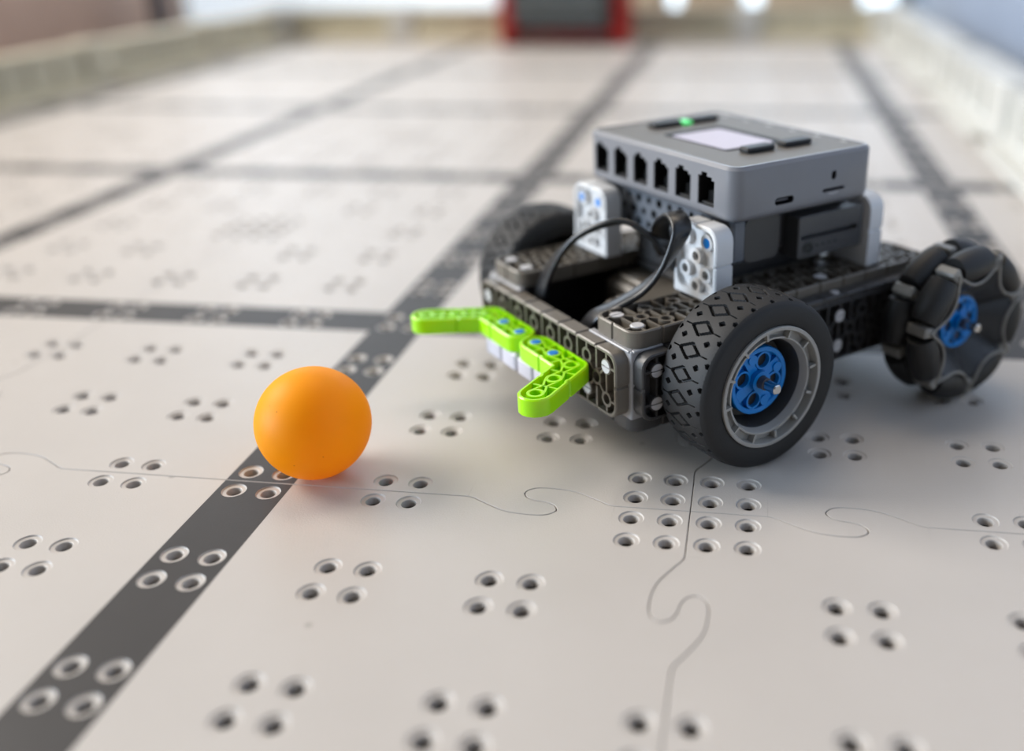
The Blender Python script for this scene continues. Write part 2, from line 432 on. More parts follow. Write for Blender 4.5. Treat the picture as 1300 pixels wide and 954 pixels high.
# ------------------------------------------------------------------ things beyond the border
def mask_box(x0, x1, y0, y1, h, label):  # invented boxes; the window shows as bright spots in the gaps between them
    o = empty('window_mask_box', ((x0 + x1) / 2, (y0 + y1) / 2, -1.0)); tag(o, label, 'box', 'added boxes masking the window beyond the far border')
    hx, hy = (x1 - x0) / 2, (y1 - y0) / 2
    b = MB(); b.box((-hx, -hy, 0), (hx, hy, h), ident, 0, .06); link('mask_box_body', b.mesh('mask_box_body', [M['card']]), o)
    b = MB(); b.box((-hx, -.9, h), (hx, .9, h + .02)); b.box((-hx - .02, -.9, h - 2), (-hx, .9, h + .02)); link('packing_tape', b.mesh('packing_tape', [M['wood']]), o)
mask_box(-9.8, -6.6, 69, 75, 12, 'added beige box masking the window just right of the red goal beyond the border')
mask_box(-5.3, -.4, 69, 75, 12, 'added beige box masking the window, second from the red goal beyond the border')
mask_box(.9, 8.4, 69, 75, 12, 'added beige box masking the window, farthest right in the row beyond the border')
bn = empty('wooden_bench', (-55, 35, -1.0)); tag(bn, 'long brown wooden bench beside the left field border', 'bench')
for k in range(4):
    b = MB(); b.box((-9 + 3.8 * k, -38, 14), (-5.5 + 3.8 * k, 38, 15.2), ident, 0, .1); link('seat_slat', b.mesh('seat_slat', [M['wood']]), bn)
b = MB(); b.box((3.2, -38, .02), (5.4, 38, 14), ident, 0, .08); link('front_panel', b.mesh('front_panel', [M['wood']]), bn)
b = MB(); b.box((-9, -38, .0), (-7, 38, 14), ident, 0, .08); link('back_panel', b.mesh('back_panel', [M['wood']]), bn)
sp = empty('stand_pole', (-46.5, 65, -1.0)); tag(sp, 'dark grey metal stand leg near the end of the bench', 'stand')
b = MB(); b.disc((0, 0), 2.0, 0, .5, ident, 24, 0, .1); link('base_disc', b.mesh('base_disc', [M['dark']]), sp)
b = MB(); b.disc((0, 0), .75, .5, 26, ident, 16, 0, .05); link('pole', b.mesh('pole', [M['dark']]), sp)

# ------------------------------------------------------------------ orange ball
BX, BY, BR = -5.256, .366, 40 / 25.4 / 2
b = MB()
nl, nm = 48, 96
for i in range(nl + 1):
    t = pi * i / nl
    for j in range(nm): b.pt((BR * sin(t) * cos(2 * pi * j / nm), BR * sin(t) * sin(2 * pi * j / nm), BR - BR * cos(t)))
for i in range(nl):
    for j in range(nm): b.face((i * nm + j, i * nm + (j + 1) % nm, (i + 1) * nm + (j + 1) % nm, (i + 1) * nm + j))
ball = link('table_tennis_ball', b.mesh('ball', [M['ball']], 180), None, (BX, BY, 0.0), (.4, .2, .5))
ball.rotation_euler = (0, 0, .6)
tag(ball, 'matte orange table tennis ball resting on the black field line', 'ball')

# ================================================================== robot
PSI = radians(42.0)
rob = empty('robot_car', (1.013, 1.259, 0), PSI)
tag(rob, 'small grey wheeled robot with lime green front bumper and control box on top', 'robot')
L0, M0, M1, MC = -1.5, 1.2, 5.24, 3.22

# frames: map plate (u along, v across, h outward) to robot axes (l, m, z)
def frame(o, eu, ev, eh):
    o, eu, ev, eh = (np.array(q, float) for q in (o, eu, ev, eh))
    return lambda u, v, h: tuple(o + u * eu + v * ev + h * eh)

def tray(b, outer, inner, F, top, bot, web, m=0, ch=.018):
    o2 = offset(outer, ch)
    b.wall(outer, bot, outer, top - ch, F, m); b.wall(outer, top - ch, o2, top, F, m)
    b.poly([o2, inner], F, top, m)
    b.wall(list(reversed(inner)), web, list(reversed(inner)), top, F, m)
    b.poly([inner], F, web, m); b.poly([outer], F, bot, m, True)

def notched(N, R, p=.5, r=.2, nd=.022, nw=.03):
    Lx, Ly = N * p, R * p; o = []
    def edge(a, c, k):
        dx, dy = (c[0] - a[0]), (c[1] - a[1]); ln = sqrt(dx * dx + dy * dy); dx, dy = dx / ln, dy / ln; nx, ny = -dy, dx
        for i in range(1, k):
            t = i * p
            for tt, d in ((t - nw, 0), (t - nw * .4, nd), (t + nw * .4, nd), (t + nw, 0)):
                o.append((a[0] + dx * tt + nx * d, a[1] + dy * tt + ny * d))
    def arc(cx, cy, a):
        for i in range(6):
            t = a + pi / 2 * i / 5; o.append((cx + r * cos(t), cy + r * sin(t)))
    edge((0, 0), (Lx, 0), N); arc(Lx - r, r, -pi / 2); edge((Lx, 0), (Lx, Ly), R); arc(Lx - r, Ly - r, 0)
    edge((Lx, Ly), (0, Ly), N); arc(r, Ly - r, pi / 2); edge((0, Ly), (0, 0), R); arc(r, r, pi)
    return o

def lattice(name, N, R, F, mt, parent, p=.5, th=.25, pins=(), pin_mat='pin', rim=.05, web=None):
    """studded plate: N x R holes, notched rim, rings and ribs standing on a recessed web"""
    b = MB()
    outer = notched(N, R, p, min(.2, p * .42)); inner = rrect(rim, rim, N * p - rim, R * p - rim, min(.16, p * .34), 4)
    web = th * .42 if web is None else web
    tray(b, outer, inner, F, th, 0, web)
    k = p / .5; ro, ri, rw = .118 * k, .078 * k, .036 * k
    grid = [(p * (i + .5), p * (j + .5)) for i in range(N) for j in range(R)]
    cen = [(p * i, p * j) for i in range(1, N) for j in range(1, R)]
    for c in grid + cen: b.ring(c, ro, ri, web, th - .006, F, 14)
    def rb(a, c, ea=ro - .01, ec=ro - .01):
        d = Vector((c[0] - a[0], c[1] - a[1])); l = d.length; d /= l
        b.rib((a[0] + d.x * ea, a[1] + d.y * ea), (c[0] - d.x * ec, c[1] - d.y * ec), rw, web, th - .008, F)
    for c in cen:
        for sx in (-.5, .5):
            for sy in (-.5, .5): rb(c, (c[0] + sx * p, c[1] + sy * p))
    for i in range(N):
        for j in range(R - 1): rb((p * (i + .5), p * (j + .5)), (p * (i + .5), p * (j + 1.5)))
    for i in range(N):
        rb((p * (i + .5), p * .5), (p * (i + .5), 0), ro - .01, rim * .5); rb((p * (i + .5), p * (R - .5)), (p * (i + .5), p * R), ro - .01, rim * .5)
    for i in range(1, N):
        rb((p * i, p * .5), (p * i, 0), -.11, rim * .5); rb((p * i, p * (R - .5)), (p * i, p * R), -.11, rim * .5)
    for j in range(R):
        rb((p * .5, p * (j + .5)), (0, p * (j + .5)), ro - .01, rim * .5); rb((p * (N - .5), p * (j + .5)), (p * N, p * (j + .5)), ro - .01, rim * .5)
    o = link(name, b.mesh(name, [mt]), parent)
    for (i, j) in pins: pin(o, F, (p * (i + .5), p * (j + .5)), th, M[pin_mat])
    return o

def pin(parent, F, c, th, m, r=.098, slot=True):
    b = MB()
    if slot:                                            # two half heads with a driver slot between
        n = 12; g = .012
        for sg in (0, pi):
            o = [(c[0] + r * cos(sg + a), c[1] + r * sin(sg + a)) for a in [g / r + (pi - 2 * g / r) * i / n for i in range(n + 1)]]
            b.wall(o, th - .06, o, th + .004, F); b.poly([o], F, th + .004)
        b.disc(c, r * .98, th - .06, th - .02, F, 20)
    else:
        b.disc(c, r, th - .06, th + .012, F, 20, 0, .012)
    return link('pin', b.mesh('pin', [m]), parent)

P = M['plate']; PD = M['plate_dk']
# front plate: u along m, v up, outward -l
Ff = frame((L0, M0 + .02, .73), (0, 1, 0), (0, 0, 1), (-1, 0, 0))
def mirror(F): return F
# (u=m, v=z, h=-l) is left handed with outward normal; flip u so faces point outwards
Ff = frame((L0, M1 - .02, .73), (0, -1, 0), (0, 0, 1), (-1, 0, 0))
fp = lattice('front_plate', 8, 2, Ff, P, rob, pins=[(7, 1), (6, 0), (0, 1), (1, 0)])
# side plates
Fs = frame((L0, M0, .73), (1, 0, 0), (0, 0, 1), (0, -1, 0))
lattice('side_plate', 12, 2, Fs, PD, rob, pins=[(0, 0), (0, 1), (7, 0), (7, 1)])
Fs2 = frame((L0 + 6, M1, .73), (-1, 0, 0), (0, 0, 1), (0, 1, 0))
lattice('side_plate', 12, 2, Fs2, PD, rob, pins=[(11, 0), (11, 1)])
# top plates (u along l, v along m, up)
Ft = frame((L0, M0 - .03, 1.745), (1, 0, 0), (0, 1, 0), (0, 0, 1))
tp1 = lattice('top_plate', 12, 2, Ft, P, rob, pins=[(0, 1), (7, 0), (8, 1)])
pin(tp1, Ft, (.25, .25), .25, M['pin'], .1, False)
Ft2 = frame((L0, M1 - .97, 1.745), (1, 0, 0), (0, 1, 0), (0, 0, 1))
tp2 = lattice('top_plate', 12, 2, Ft2, P, rob)
pin(tp2, Ft2, (.25, .25), .25, M['pin'], .1, False); pin(tp2, Ft2, (.25, .75), .25, M['pin'], .1, False)
# bottom plates
for m0 in (M0 - .03, M1 - .97):
    Fb = frame((L0, m0 + 1.0, .715), (1, 0, 0), (0, -1, 0), (0, 0, -1))
    lattice('bottom_plate', 8, 2, Fb, PD, rob)
# cross plate between the side plates at the rear
Fr = frame((4.5, M0, .73), (0, 1, 0), (0, 0, 1), (1, 0, 0))
lattice('rear_plate', 8, 2, Fr, PD, rob)
# corner connectors at the front: thin pale ridges showing between the three plates
for mo, sg in ((M0, 1), (M1, -1)):
    b = MB()
    a = (L0 - .035, mo - .035 if sg > 0 else mo - .42, .70); c = (L0 + .42, mo + .42 if sg > 0 else mo + .035, 1.745)
    b.box(a, c, ident, 0, .018)
    b.box((L0 - .055, min(mo, mo + sg * 1.0), 1.715), (L0 + .05, max(mo, mo + sg * 1.0), 1.752), ident, 0, .012)
    b.box((L0, mo - .055 if sg > 0 else mo - .05, 1.715), (L0 + .5, mo + .05 if sg > 0 else mo + .055, 1.752), ident, 0, .012)
    link('corner_connector', b.mesh('corner_connector', [M['conn']]), rob)
# ledge beam and mid connectors along the near and far sides
for mo, sg in ((M0, -1), (M1, 1)):
    b = MB(); lo, hi = sorted((mo + sg * .26, mo + sg * .03)); b.box((1.2, lo, 1.735), (4.45, hi, 1.84), ident, 0, .02)
    for k in range(7): b.box((1.42 + .45 * k, lo - .006, 1.74), (1.45 + .45 * k, hi, 1.845))
    lb = link('ledge_beam', b.mesh('ledge_beam', [PD]), rob)
    pin(lb, frame((2.2, mo + sg * .145, 1.60), (1, 0, 0), (0, 1, 0), (0, 0, 1)), (0, 0), .25, M['pin'], .07, False)

# motors inside the chassis
def motor(l0, m0, sg):
    b = MB(); b.box((l0, min(m0, m0 + sg * 1.25), .75), (l0 + 2.2, max(m0, m0 + sg * 1.25), 1.62), ident, 0, .07)
    b.box((l0 + .15, min(m0 + sg * .1, m0 + sg * 1.1), 1.6), (l0 + 1.7, max(m0 + sg * .1, m0 + sg * 1.1), 1.70), ident, 0, .04)
    o = link('motor', b.mesh('motor', [P]), rob)
    b = MB(); b.box((l0 - .12, min(m0 + sg * .3, m0 + sg * .9), .95), (l0 + .02, max(m0 + sg * .3, m0 + sg * .9), 1.4), ident, 0, .03)
    link('motor_socket', b.mesh('motor_socket', [M['black']]), o)
motor(-.55, M0 + .95, 1); motor(.1, M1 - .95, -1)
b = MB(); b.box((1.9, M0 + .3, .8), (3.6, M1 - .3, 1.6), ident, 0, .06); link('rear_motor_block', b.mesh('rear_motor_block', [PD]), rob)
b = MB(); b.box((.7, M0 + .98, 1.74), (4.4, M1 - .98, 1.86), ident, 0, .03); link('dark_filler_plate', b.mesh('dark_filler_plate', [PD]), rob)  # added plate, there only to keep the chassis interior dark
b = MB(); b.box((L0 + .02, M0 + .5, .76), (4.4, M1 - .5, .84)); link('floor_pan', b.mesh('floor_pan', [M['black']]), rob)

# ---------------------------------------------------------------- green bumper
def bent_outline(pts, r, k=8):
    """outline of a polyline a-b-c (bend at b) with round ends; CCW when the bend turns left"""
    a, bb, c = (Vector(p) for p in pts)
    d1 = (bb - a).normalized(); d2 = (c - bb).normalized()
    n1 = Vector((-d1.y, d1.x)); n2 = Vector((-d2.y, d2.x)); turn = d1.x * d2.y - d1.y * d2.x
    o = []
    def arc(cn, v0, ang0, ang1, kk):
        for i in range(kk + 1):
            t = ang0 + (ang1 - ang0) * i / kk; o.append((cn.x + r * cos(t), cn.y + r * sin(t)))
    A1 = atan2(-n1.y, -n1.x)
    def notch(p, q, sidx, n):
        pass
    aa = atan2(n1.y, n1.x)
    arc(a, n1, aa, aa + pi, k)                     # round the start
    def side(p, q, nn, num):
        for i in range(1, num):
            t = i / num; m = p.lerp(q, t); dd = (q - p).normalized()
            for s_, dp in ((-.03, 0), (-.012, .022), (.012, .022), (.03, 0)):
                z = m + dd * s_ + nn * (r - dp); o.append((z.x, z.y))
    side(a - d1 * 0, bb, -n1, 2)
    if turn > 0:                                   # right side is the outer one
        t0 = atan2(-n1.y, -n1.x); t1 = t0 + d1.angle(d2); arc(bb, None, t0, t1, 5)
    else:
        h = (-n1 - n2).normalized(); z = bb + h * (r / h.dot(-n1)); o.append((z.x, z.y))
    side(bb, c, -n2, 2)
    t0 = atan2(-n2.y, -n2.x); arc(c, None, t0, t0 + pi, k)
    side(c, bb, n2, 2)
    if turn > 0:
        h = (n1 + n2).normalized(); z = bb + h * (r / h.dot(n1)); o.append((z.x, z.y))
    else:
        t0 = atan2(n2.y, n2.x); arc(bb, None, t0, t0 + d1.angle(d2), 5)
    side(bb, a, n1, 2)
    return o
ZG = 1.40
def bumper(sg):
    E = (-2.0, MC - sg * 1.25); q = .866
    holes = [(E[0] - q, E[1] - sg * .5), (E[0] - q / 2, E[1] - sg * .25), E, (E[0], E[1] + sg * .5), (E[0], E[1] + sg * 1.0)]
    pts = [holes[0], holes[2], holes[4]]
    b = MB(); Fg = frame((0, 0, ZG - .25), (1, 0, 0), (0, 1, 0), (0, 0, 1))
    o = bent_outline(pts, .245)
    ar = sum(o[i - 1][0] * o[i][1] - o[i][0] * o[i - 1][1] for i in range(len(o)))
    if ar < 0: o = list(reversed(o))
    tray(b, o, offset(o, .045), Fg, .25, 0, .12)
    for h in holes: b.ring(h, .125, .082, .12, .246, Fg, 18)
    for a, c in zip(holes, holes[1:]):
        d = Vector(c) - Vector(a); l = d.length; d /= l; n = Vector((-d.y, d.x)); md = (Vector(a) + Vector(c)) / 2
        for sd in (-1, 1):
            p1 = Vector(a) + n * sd * .10 + d * .06; p2 = md + n * sd * .20; p3 = Vector(c) + n * sd * .10 - d * .06
            b.rib(p1, md + n * sd * .03, .03, .12, .242, Fg); b.rib(md + n * sd * .03, p3, .03, .12, .242, Fg)
        b.rib(md - n * .19, md + n * .19, .03, .12, .235, Fg)
    g = link('bumper_arm', b.mesh('bumper_arm', [M['green']]), rob)
    for h in holes[3:]: pin(g, Fg, h, .245, M['blue'], .085, False)
tagd = bumper(1); bumper(-1)
for m0, m1, z0 in ((2.22, 2.72, .84), (2.74, 3.2, .84), (3.24, 3.70, .84), (3.72, 4.22, .84)):
    b = MB(); b.box((-2.22, m0, z0), (-1.78, m1, ZG - .255), ident, 0, .04)
    b.box((-2.0, m0 + .03, z0 + .03), (-1.76, m1 - .03, z0 + .4), ident, 0, .02)
    link('bumper_bracket', b.mesh('bumper_bracket', [M['bracket']]), rob)

# ---------------------------------------------------------------- brackets that carry the control box
def bracket(l0, m0, front):
    W_, H_, T_ = .97, 1.13, .31
    if front: Fk = frame((l0 + T_, m0 + W_, 2.0), (0, -1, 0), (0, 0, 1), (-1, 0, 0))
    else: Fk = frame((l0, m0, 2.0), (0, 1, 0), (0, 0, 1), (1, 0, 0))
    b = MB()
    r = .22; o = []
    def nt(x, y, dx, dy):
        for t, d in ((-.028, 0), (-.011, .03), (.011, .03), (.028, 0)): o.append((x + dx * t - dy * d, y + dy * t + dx * d))
    o += [(0, 0), (W_, 0)]; nt(W_, .58, 0, 1)
    for i in range(6): t = pi / 2 * i / 5; o.append((W_ - r + r * cos(t), H_ - r + r * sin(t)))
    nt(W_ / 2, H_, -1, 0)
    for i in range(6): t = pi / 2 + pi / 2 * i / 5; o.append((r + r * cos(t), H_ - r + r * sin(t)))
    nt(0, .58, 0, -1)
    inner = rrect(.07, .11, W_ - .06, H_ - .06, .17, 4)
    tray(b, o, inner, Fk, T_, 0, T_ - .10)
    hs = [(W_ / 2, .18), (.25, .40), (W_ - .25, .40), (W_ / 2, .64)]
    for c in hs + [(.24, .89), (W_ - .24, .89)]: b.ring(c, .125, .07, T_ - .10, T_ - .012, Fk, 18)
    for c in hs: b.disc(c, .07, T_ - .10, T_ - .09, Fk, 14, 1)  # dark discs stand in for the shade inside the holes
    k = link('mounting_bracket', b.mesh('mounting_bracket', [M['white'], M['mesh']]), rob)
    for c in ((.24, .89), (W_ - .24, .89)): pin(k, Fk, c, T_ - .02, M['blue'], .085, False)
for m0 in (1.33, MC * 2 - 1.33 - .97):
    bracket(.05, m0, True); bracket(3.17, m0, False)
# cross beam under the front edge of the control box
Fc = frame((.75, 4.9, 2.47), (0, -1, 0), (0, 0, 1), (-1, 0, 0))
b = MB(); CW, CHT = 3.36, .67
hexs = []
for j in range(3):
    for i in range(12):
        c = (.17 + .275 * i + (.137 if j % 2 else 0), .135 + .20 * j)
        if c[0] < CW - .1: hexs.append(circ(c, .078 if (i + j) % 2 else .062, 6, pi / 6))
o = rrect(0, 0, CW, CHT, .06, 3)
b.wall(o, 0, o, .18, Fc); b.wall(o, .18, offset(o, .015), .2, Fc); b.poly([offset(o, .015)] + hexs, Fc, .2); b.poly([o], Fc, 0, 0, True)
for h in hexs: b.wall(list(reversed(h)), .06, list(reversed(h)), .2, Fc, 1); b.poly([h], Fc, .06, 1)
link('cross_beam', b.mesh('cross_beam', [M['beam'], M['socket']]), rob)

# ---------------------------------------------------------------- control box
BL0, BL1, BM0, BM1, BZ0, BZ1 = .355, 3.16, 1.342, 5.10, 3.153, 3.957
CR = .22
def holed_face(b, F, u0, v0, u1, v1, holes, depth, m=0):
    b.poly([[(u0, v0), (u1, v0), (u1, v1), (u0, v1)]] + holes, F, 0, m)
    for h in holes: b.wall(list(reversed(h)), -depth, list(reversed(h)), 0, F, m)
b = MB()
o = rrect(BL0, BM0, BL1, BM1, CR, 8)
chb, cht = .10, .05
zb, zt = BZ0 + chb, BZ1 - cht
n = len(o)
ub = MB()
def on_front(p, q): return abs(p[0] - BL0) < 1e-6 and abs(q[0] - BL0) < 1e-6
def on_side(p, q): return abs(p[1] - BM0) < 1e-6 and abs(q[1] - BM0) < 1e-6
for i in range(n):
    p, q = o[i], o[(i + 1) % n]
    if on_front(p, q) or on_side(p, q): continue
    k = len(b.v); b.v += [(*p, zb), (*q, zb), (*q, zt), (*p, zt)]; b.face((k, k + 1, k + 2, k + 3))
prev, ph = o, zb
for a in (.35, .7, 1.0):                               # rounded lower edge
    t = a * pi / 2; ins = offset(o, chb * (1 - cos(t))); hh = zb - chb * sin(t)
    b.wall(ins, hh, prev, ph, ident); prev, ph = ins, hh
b.poly([prev], ident, BZ0, 0, True)
o_t = offset(o, cht); b.wall(o, zt, o_t, BZ1, ident)
o_l = offset(o, cht + .03); b.wall(o_t, BZ1, o_l, BZ1, ident); b.wall(o_l, BZ1, o_l, BZ1 - .03, ident)
# six sockets on the front: seen from the front u runs towards the near side
Ffr = frame((BL0, BM1, 0), (0, -1, 0), (0, 0, 1), (-1, 0, 0))
ports = []
for k in range(6):
    x = .235 + .543 * k; wd = .37
    ports.append([(x, 3.315), (x + wd, 3.315), (x + wd, 3.70), (x + .31, 3.70), (x + .31, 3.745), (x + .20, 3.745), (x + .20, 3.80), (x + .07, 3.80), (x + .07, 3.745), (x, 3.745)])
holed_face(b, Ffr, CR, zb, BM1 - BM0 - CR, zt, ports, .04)
# near side: charging socket, reset hole and card slot
Fsd = frame((0, BM0, 0), (1, 0, 0), (0, 0, 1), (0, -1, 0))
usb = rrect(1.13, 3.315, 1.50, 3.425, .05, 4); mic = rrect(2.25, 3.535, 2.345, 3.67, .04, 4); slot = rrect(2.08, 3.365, 2.54, 3.415, .02, 3)
holed_face(b, Fsd, BL0 + CR, zb, BL1 - CR, zt, [usb, mic, slot], .03)
box = link('control_box', b.mesh('control_box', [M['body']]), rob)
for h in ports:
    b = MB(); x0 = h[0][0]
    b.wall(list(reversed(h)), -.42, list(reversed(h)), -.02, Ffr, 0); b.poly([h], Ffr, -.42)
    b.box((x0 + .03, 3.318, -.40), (x0 + .34, 3.35, -.06), Ffr, 1)
    for q in range(5): b.box((x0 + .07 + .05 * q, 3.35, -.40), (x0 + .085 + .05 * q, 3.50, -.16), Ffr, 1)
    link('cable_socket', b.mesh('cable_socket', [M['socket'], M['rimdk']]), box)
for nm, h in (('charging_socket', usb), ('reset_hole', mic), ('card_slot', slot)):
    b = MB(); b.wall(list(reversed(h)), -.2, list(reversed(h)), -.015, Fsd); b.poly([h], Fsd, -.2)
    if nm == 'charging_socket': b.box((1.20, 3.36, -.2), (1.43, 3.382, -.05), Fsd, 1)
    link(nm, b.mesh(nm, [M['socket'], M['dark']]), box)
b = MB(); nn = [(2.18 + .12 * (1 - cos(t)), 3.355 - .045 * sin(t)) for t in [pi * i / 8 for i in range(9)]]
b.poly([nn], Fsd, .004); link('finger_notch', b.mesh('finger_notch', [M['conn']]), box)
# top face
b = MB(); oi = offset(o, cht + .03); b.poly([oi], ident, BZ1 - .012); b.wall(oi, BZ1 - .03, oi, BZ1 - .012, ident)
top = link('top_face', b.mesh('top_face', [M['top']]), box)
b = MB(); o2 = rrect(1.07, 2.36, 2.26, 3.97, .07, 4); b.wall(o2, BZ1 - .012, o2, BZ1 - .002, ident); b.poly([o2], ident, BZ1 - .002)
bez = link('screen_bezel', b.mesh('screen_bezel', [M['bezel']]), box)
b = MB(); o2 = rrect(1.09, 2.42, 2.08, 3.76, .06, 4); b.wall(o2, BZ1 - .002, o2, BZ1 + .003, ident); b.poly([o2], ident, BZ1 + .003)
link('screen', b.mesh('screen', [M['screen']]), box)
for l0, l1, m0, m1 in ((1.24, 1.82, 4.40, 4.64), (2.06, 2.62, 4.40, 4.64), (1.17, 1.72, 2.0, 2.24), (1.92, 2.48, 2.0, 2.24)):
    b = MB(); b.box((l0, m0, BZ1 - .012), (l1, m1, BZ1 + .075), ident, 0, .025); link('button', b.mesh('button', [M['black']]), box)
b = MB(); b.box((1.85, 4.38, BZ1 - .012), (2.03, 4.62, BZ1 + .05), ident, 0, .02); link('status_light', b.mesh('status_light', [M['led']]), box)
b = MB()
for k in range(6):
    m = 1.83 + .565 * k
    for dm in (-.03, .03): b.box((2.93, m + dm - .016, BZ1 - .014), (3.01, m + dm + .016, BZ1 - .009))
pm = link('printed_marks', b.mesh('printed_marks', [M['mark']]), box); pm['kind'] = 'stuff'
# housing and battery under the box
b = MB(); b.box((.80, 1.75, 2.42), (3.08, 4.7, BZ0 + .02), ident, 0, .09); b.box((.7, 2.25, 1.87), (3.15, 4.2, 2.45), ident, 0, .05); hs = link('battery_housing', b.mesh('battery_housing', [PD]), rob)
b = MB()
Fh = frame((0, 1.62, 0), (1, 0, 0), (0, 0, 1), (0, -1, 0))
o2 = rrect(.83, 2.42, 1.52, 3.10, .13, 5); b.wall(o2, -.2, o2, 0, Fh); b.poly([o2], Fh, 0); link('side_cover', b.mesh('side_cover', [PD]), hs)
b = MB(); o2 = rrect(1.72, 2.36, 3.10, 3.02, .05, 4); Fh2 = frame((0, 1.42, 0), (1, 0, 0), (0, 0, 1), (0, -1, 0))
b.wall(o2, -.5, o2, -.012, Fh2); b.wall(o2, -.012, offset(o2, .012), 0, Fh2)
sl = rrect(1.78, 2.65, 2.98, 2.73, .02, 3); up_ = rrect(1.78, 2.74, 2.9, 2.97, .03, 3)
b.poly([offset(o2, .012), sl], Fh2, 0); b.wall(list(reversed(sl)), -.12, list(reversed(sl)), 0, Fh2); b.poly([sl], Fh2, -.12); b.poly([offset(o2, .012)], Fh2, -.5, 0, True)
bat = link('battery', b.mesh('battery', [M['batt']]), rob)
b = MB(); b.ring((1.93, 2.515), .10, .072, -.01, .02, Fh2, 20); b.disc((1.93, 2.515), .072, -.01, .004, Fh2, 18, 1); b.disc((1.93, 2.515), .035, -.01, .012, Fh2, 14, 0); link('power_button', b.mesh('power_button', [M['mesh'], M['socket']]), bat)
for k in range(4):
    b = MB(); b.disc((2.12 + .13 * k, 2.53), .022, -.01, .006, Fh2, 10); link('charge_light', b.mesh('charge_light', [M['socket']]), bat)
for lc, mc in ((.62, 1.8), (.62, 4.64)):
    b = MB(); b.disc((lc, mc), .16, 2.6, BZ0 + .02, ident, 20); link('standoff', b.mesh('standoff', [PD]), rob)

# ---------------------------------------------------------------- drive wheels (origin on the outer face, axis +m)
Fw = lambda u, v, h: (u, h, v)           # radial (u,v) -> l,z ; h -> m
def wallflip(b, *a): b.wall(*a)
RT, WT = 1.25, .98
# tyre with cut tread
NC, NV = 690, 62
per = 2 * pi / 23
def tread(a, v):
    """depth of the groove at angle a, v = distance from the tread's middle"""
    uu = ((a / per) % 1.0) * .3415; u1 = uu - .3415 / 2
    u0 = uu if uu < .3415 / 2 else uu - .3415
    d = 0
    s = abs(v) / .195 + abs(u1) / .108
    if abs(s - 1) < .17: d = 1
    if abs(abs(v) - .235) / .055 + abs(u0) / .042 < 1: d = 1
    if abs(u1) < .011 and .19 < abs(v) < .34: d = 1
    if abs(u1) < .011 and .19 < abs(v) < .33: d = 1
    if abs(abs(v) - .40) / .04 + abs(u1 - .085) / .045 < 1: d = 1
    return d
b = MB()
VV = [(-.5 + i / (NV - 1)) * .84 for i in range(NV)]
for i in range(NC):
    a = 2 * pi * i / NC; ca, sa = cos(a), sin(a)
    for v in VV:
        r = RT - .035 * (abs(v) / .42) ** 4 - .055 * tread(a, v)
        b.v.append((r * ca, WT / 2 + v, r * sa))
for i in range(NC):
    j = (i + 1) % NC
    for k in range(NV - 1): b.face((i * NV + k, i * NV + k + 1, j * NV + k + 1, j * NV + k))
rs = RT - .035
for pr in ([(rs, .07), (rs - .03, .025), (1.14, .0), (.93, .0), (.885, .02), (.885, .40)], [(rs, WT - .07), (rs - .03, WT - .025), (1.14, WT), (.93, WT), (.885, WT - .02), (.885, .40)]):
    b.lathe(pr, Fw, 138)
tyre_me = b.mesh('tyre', [M['tyre']], 40)
b = MB()
b.lathe([(.885, .15), (.885, -.012), (.875, -.02), (.835, -.02), (.827, -.01), (.822, .12), (.725, .12), (.718, .05), (.695, .05), (.68, .07), (.662, .16), (.655, .17)], Fw, 72)
b.lathe([(.655, .17), (.62, .44), (.60, .50), (.12, .52)], Fw, 72, 1)  # deeper barrel coloured darker for the shade inside the rim
for k in range(12):
    t = 2 * pi * (k + .3) / 12; b.rib((.71 * cos(t), .71 * sin(t)), (.83 * cos(t), .83 * sin(t)), .035, .12, .012, Fw)
rim_me = b.mesh('wheel_rim', [M['rim'], M['rimdk']])
# inner side
b = MB(); b.lathe([(.885, .45), (.885, WT - .01), (.85, WT - .01), (.83, .60), (.12, .56)], Fw, 48); rin_me = b.mesh('rim_back', [M['rimdk']])  # dark colour stands in for shade in the hollow back
def hub_mesh():
    b = MB(); h0, h1 = .50, .27; fl = .37
    b.lathe([(.465, h0), (.465, h1 + .015), (.455, h1), (.405, h1), (.395, h1 + .01), (.395, fl), (.10, fl)], Fw, 48)
    b.lathe([(.145, fl), (.145, .22), (.09, .22), (.09, .40)], Fw, 24)
    for t in (.3, .3 + pi / 2, .3 + pi, .3 + 3 * pi / 2):
        c = (.27 * cos(t), .27 * sin(t))
        b.ring(c, .125, .098, fl, .285, Fw, 18); b.disc(c, .098, fl, fl - .012, Fw, 18, 1)
        c2 = (.33 * cos(t + .6), .33 * sin(t + .6)); b.disc(c2, .07, fl, .275, Fw, 16)
        b.rib((.13 * cos(t + pi / 4), .13 * sin(t + pi / 4)), (.40 * cos(t + pi / 4), .40 * sin(t + pi / 4)), .13, fl, .30, Fw)
    return b.mesh('wheel_hub', [M['blue'], M['socket']])
hub_me = hub_mesh()
b = MB(); o2 = rrect(-.068, -.068, .068, .068, .05, 4)
b.wall(o2, .9, o2, -.085, Fw); b.wall(o2, -.085, offset(o2, .012), -.1, Fw); b.poly([offset(o2, .012)], Fw, -.1)
axle_me = b.mesh('axle', [M['steel']])
b = MB(); b.lathe([(.09, .30), (.09, .12), (.056, .12), (.056, .3)], Fw, 20); col_me = b.mesh('shaft_collar', [M['dark']])
def wheel(loc, rz):
    wt = link('wheel', rim_me, rob, loc, (0, 0, rz))
    link('tyre', tyre_me, wt); link('rim_back', rin_me, wt); h = link('hub', hub_me, wt, (0, 0, 0), (0, .55, 0)); h.scale = (1.08, 1, 1.08); link('axle', axle_me, wt); link('shaft_collar', col_me, wt)
wheel((0, 0, 1.25), 0); wheel((0, 2 * MC, 1.25), pi)

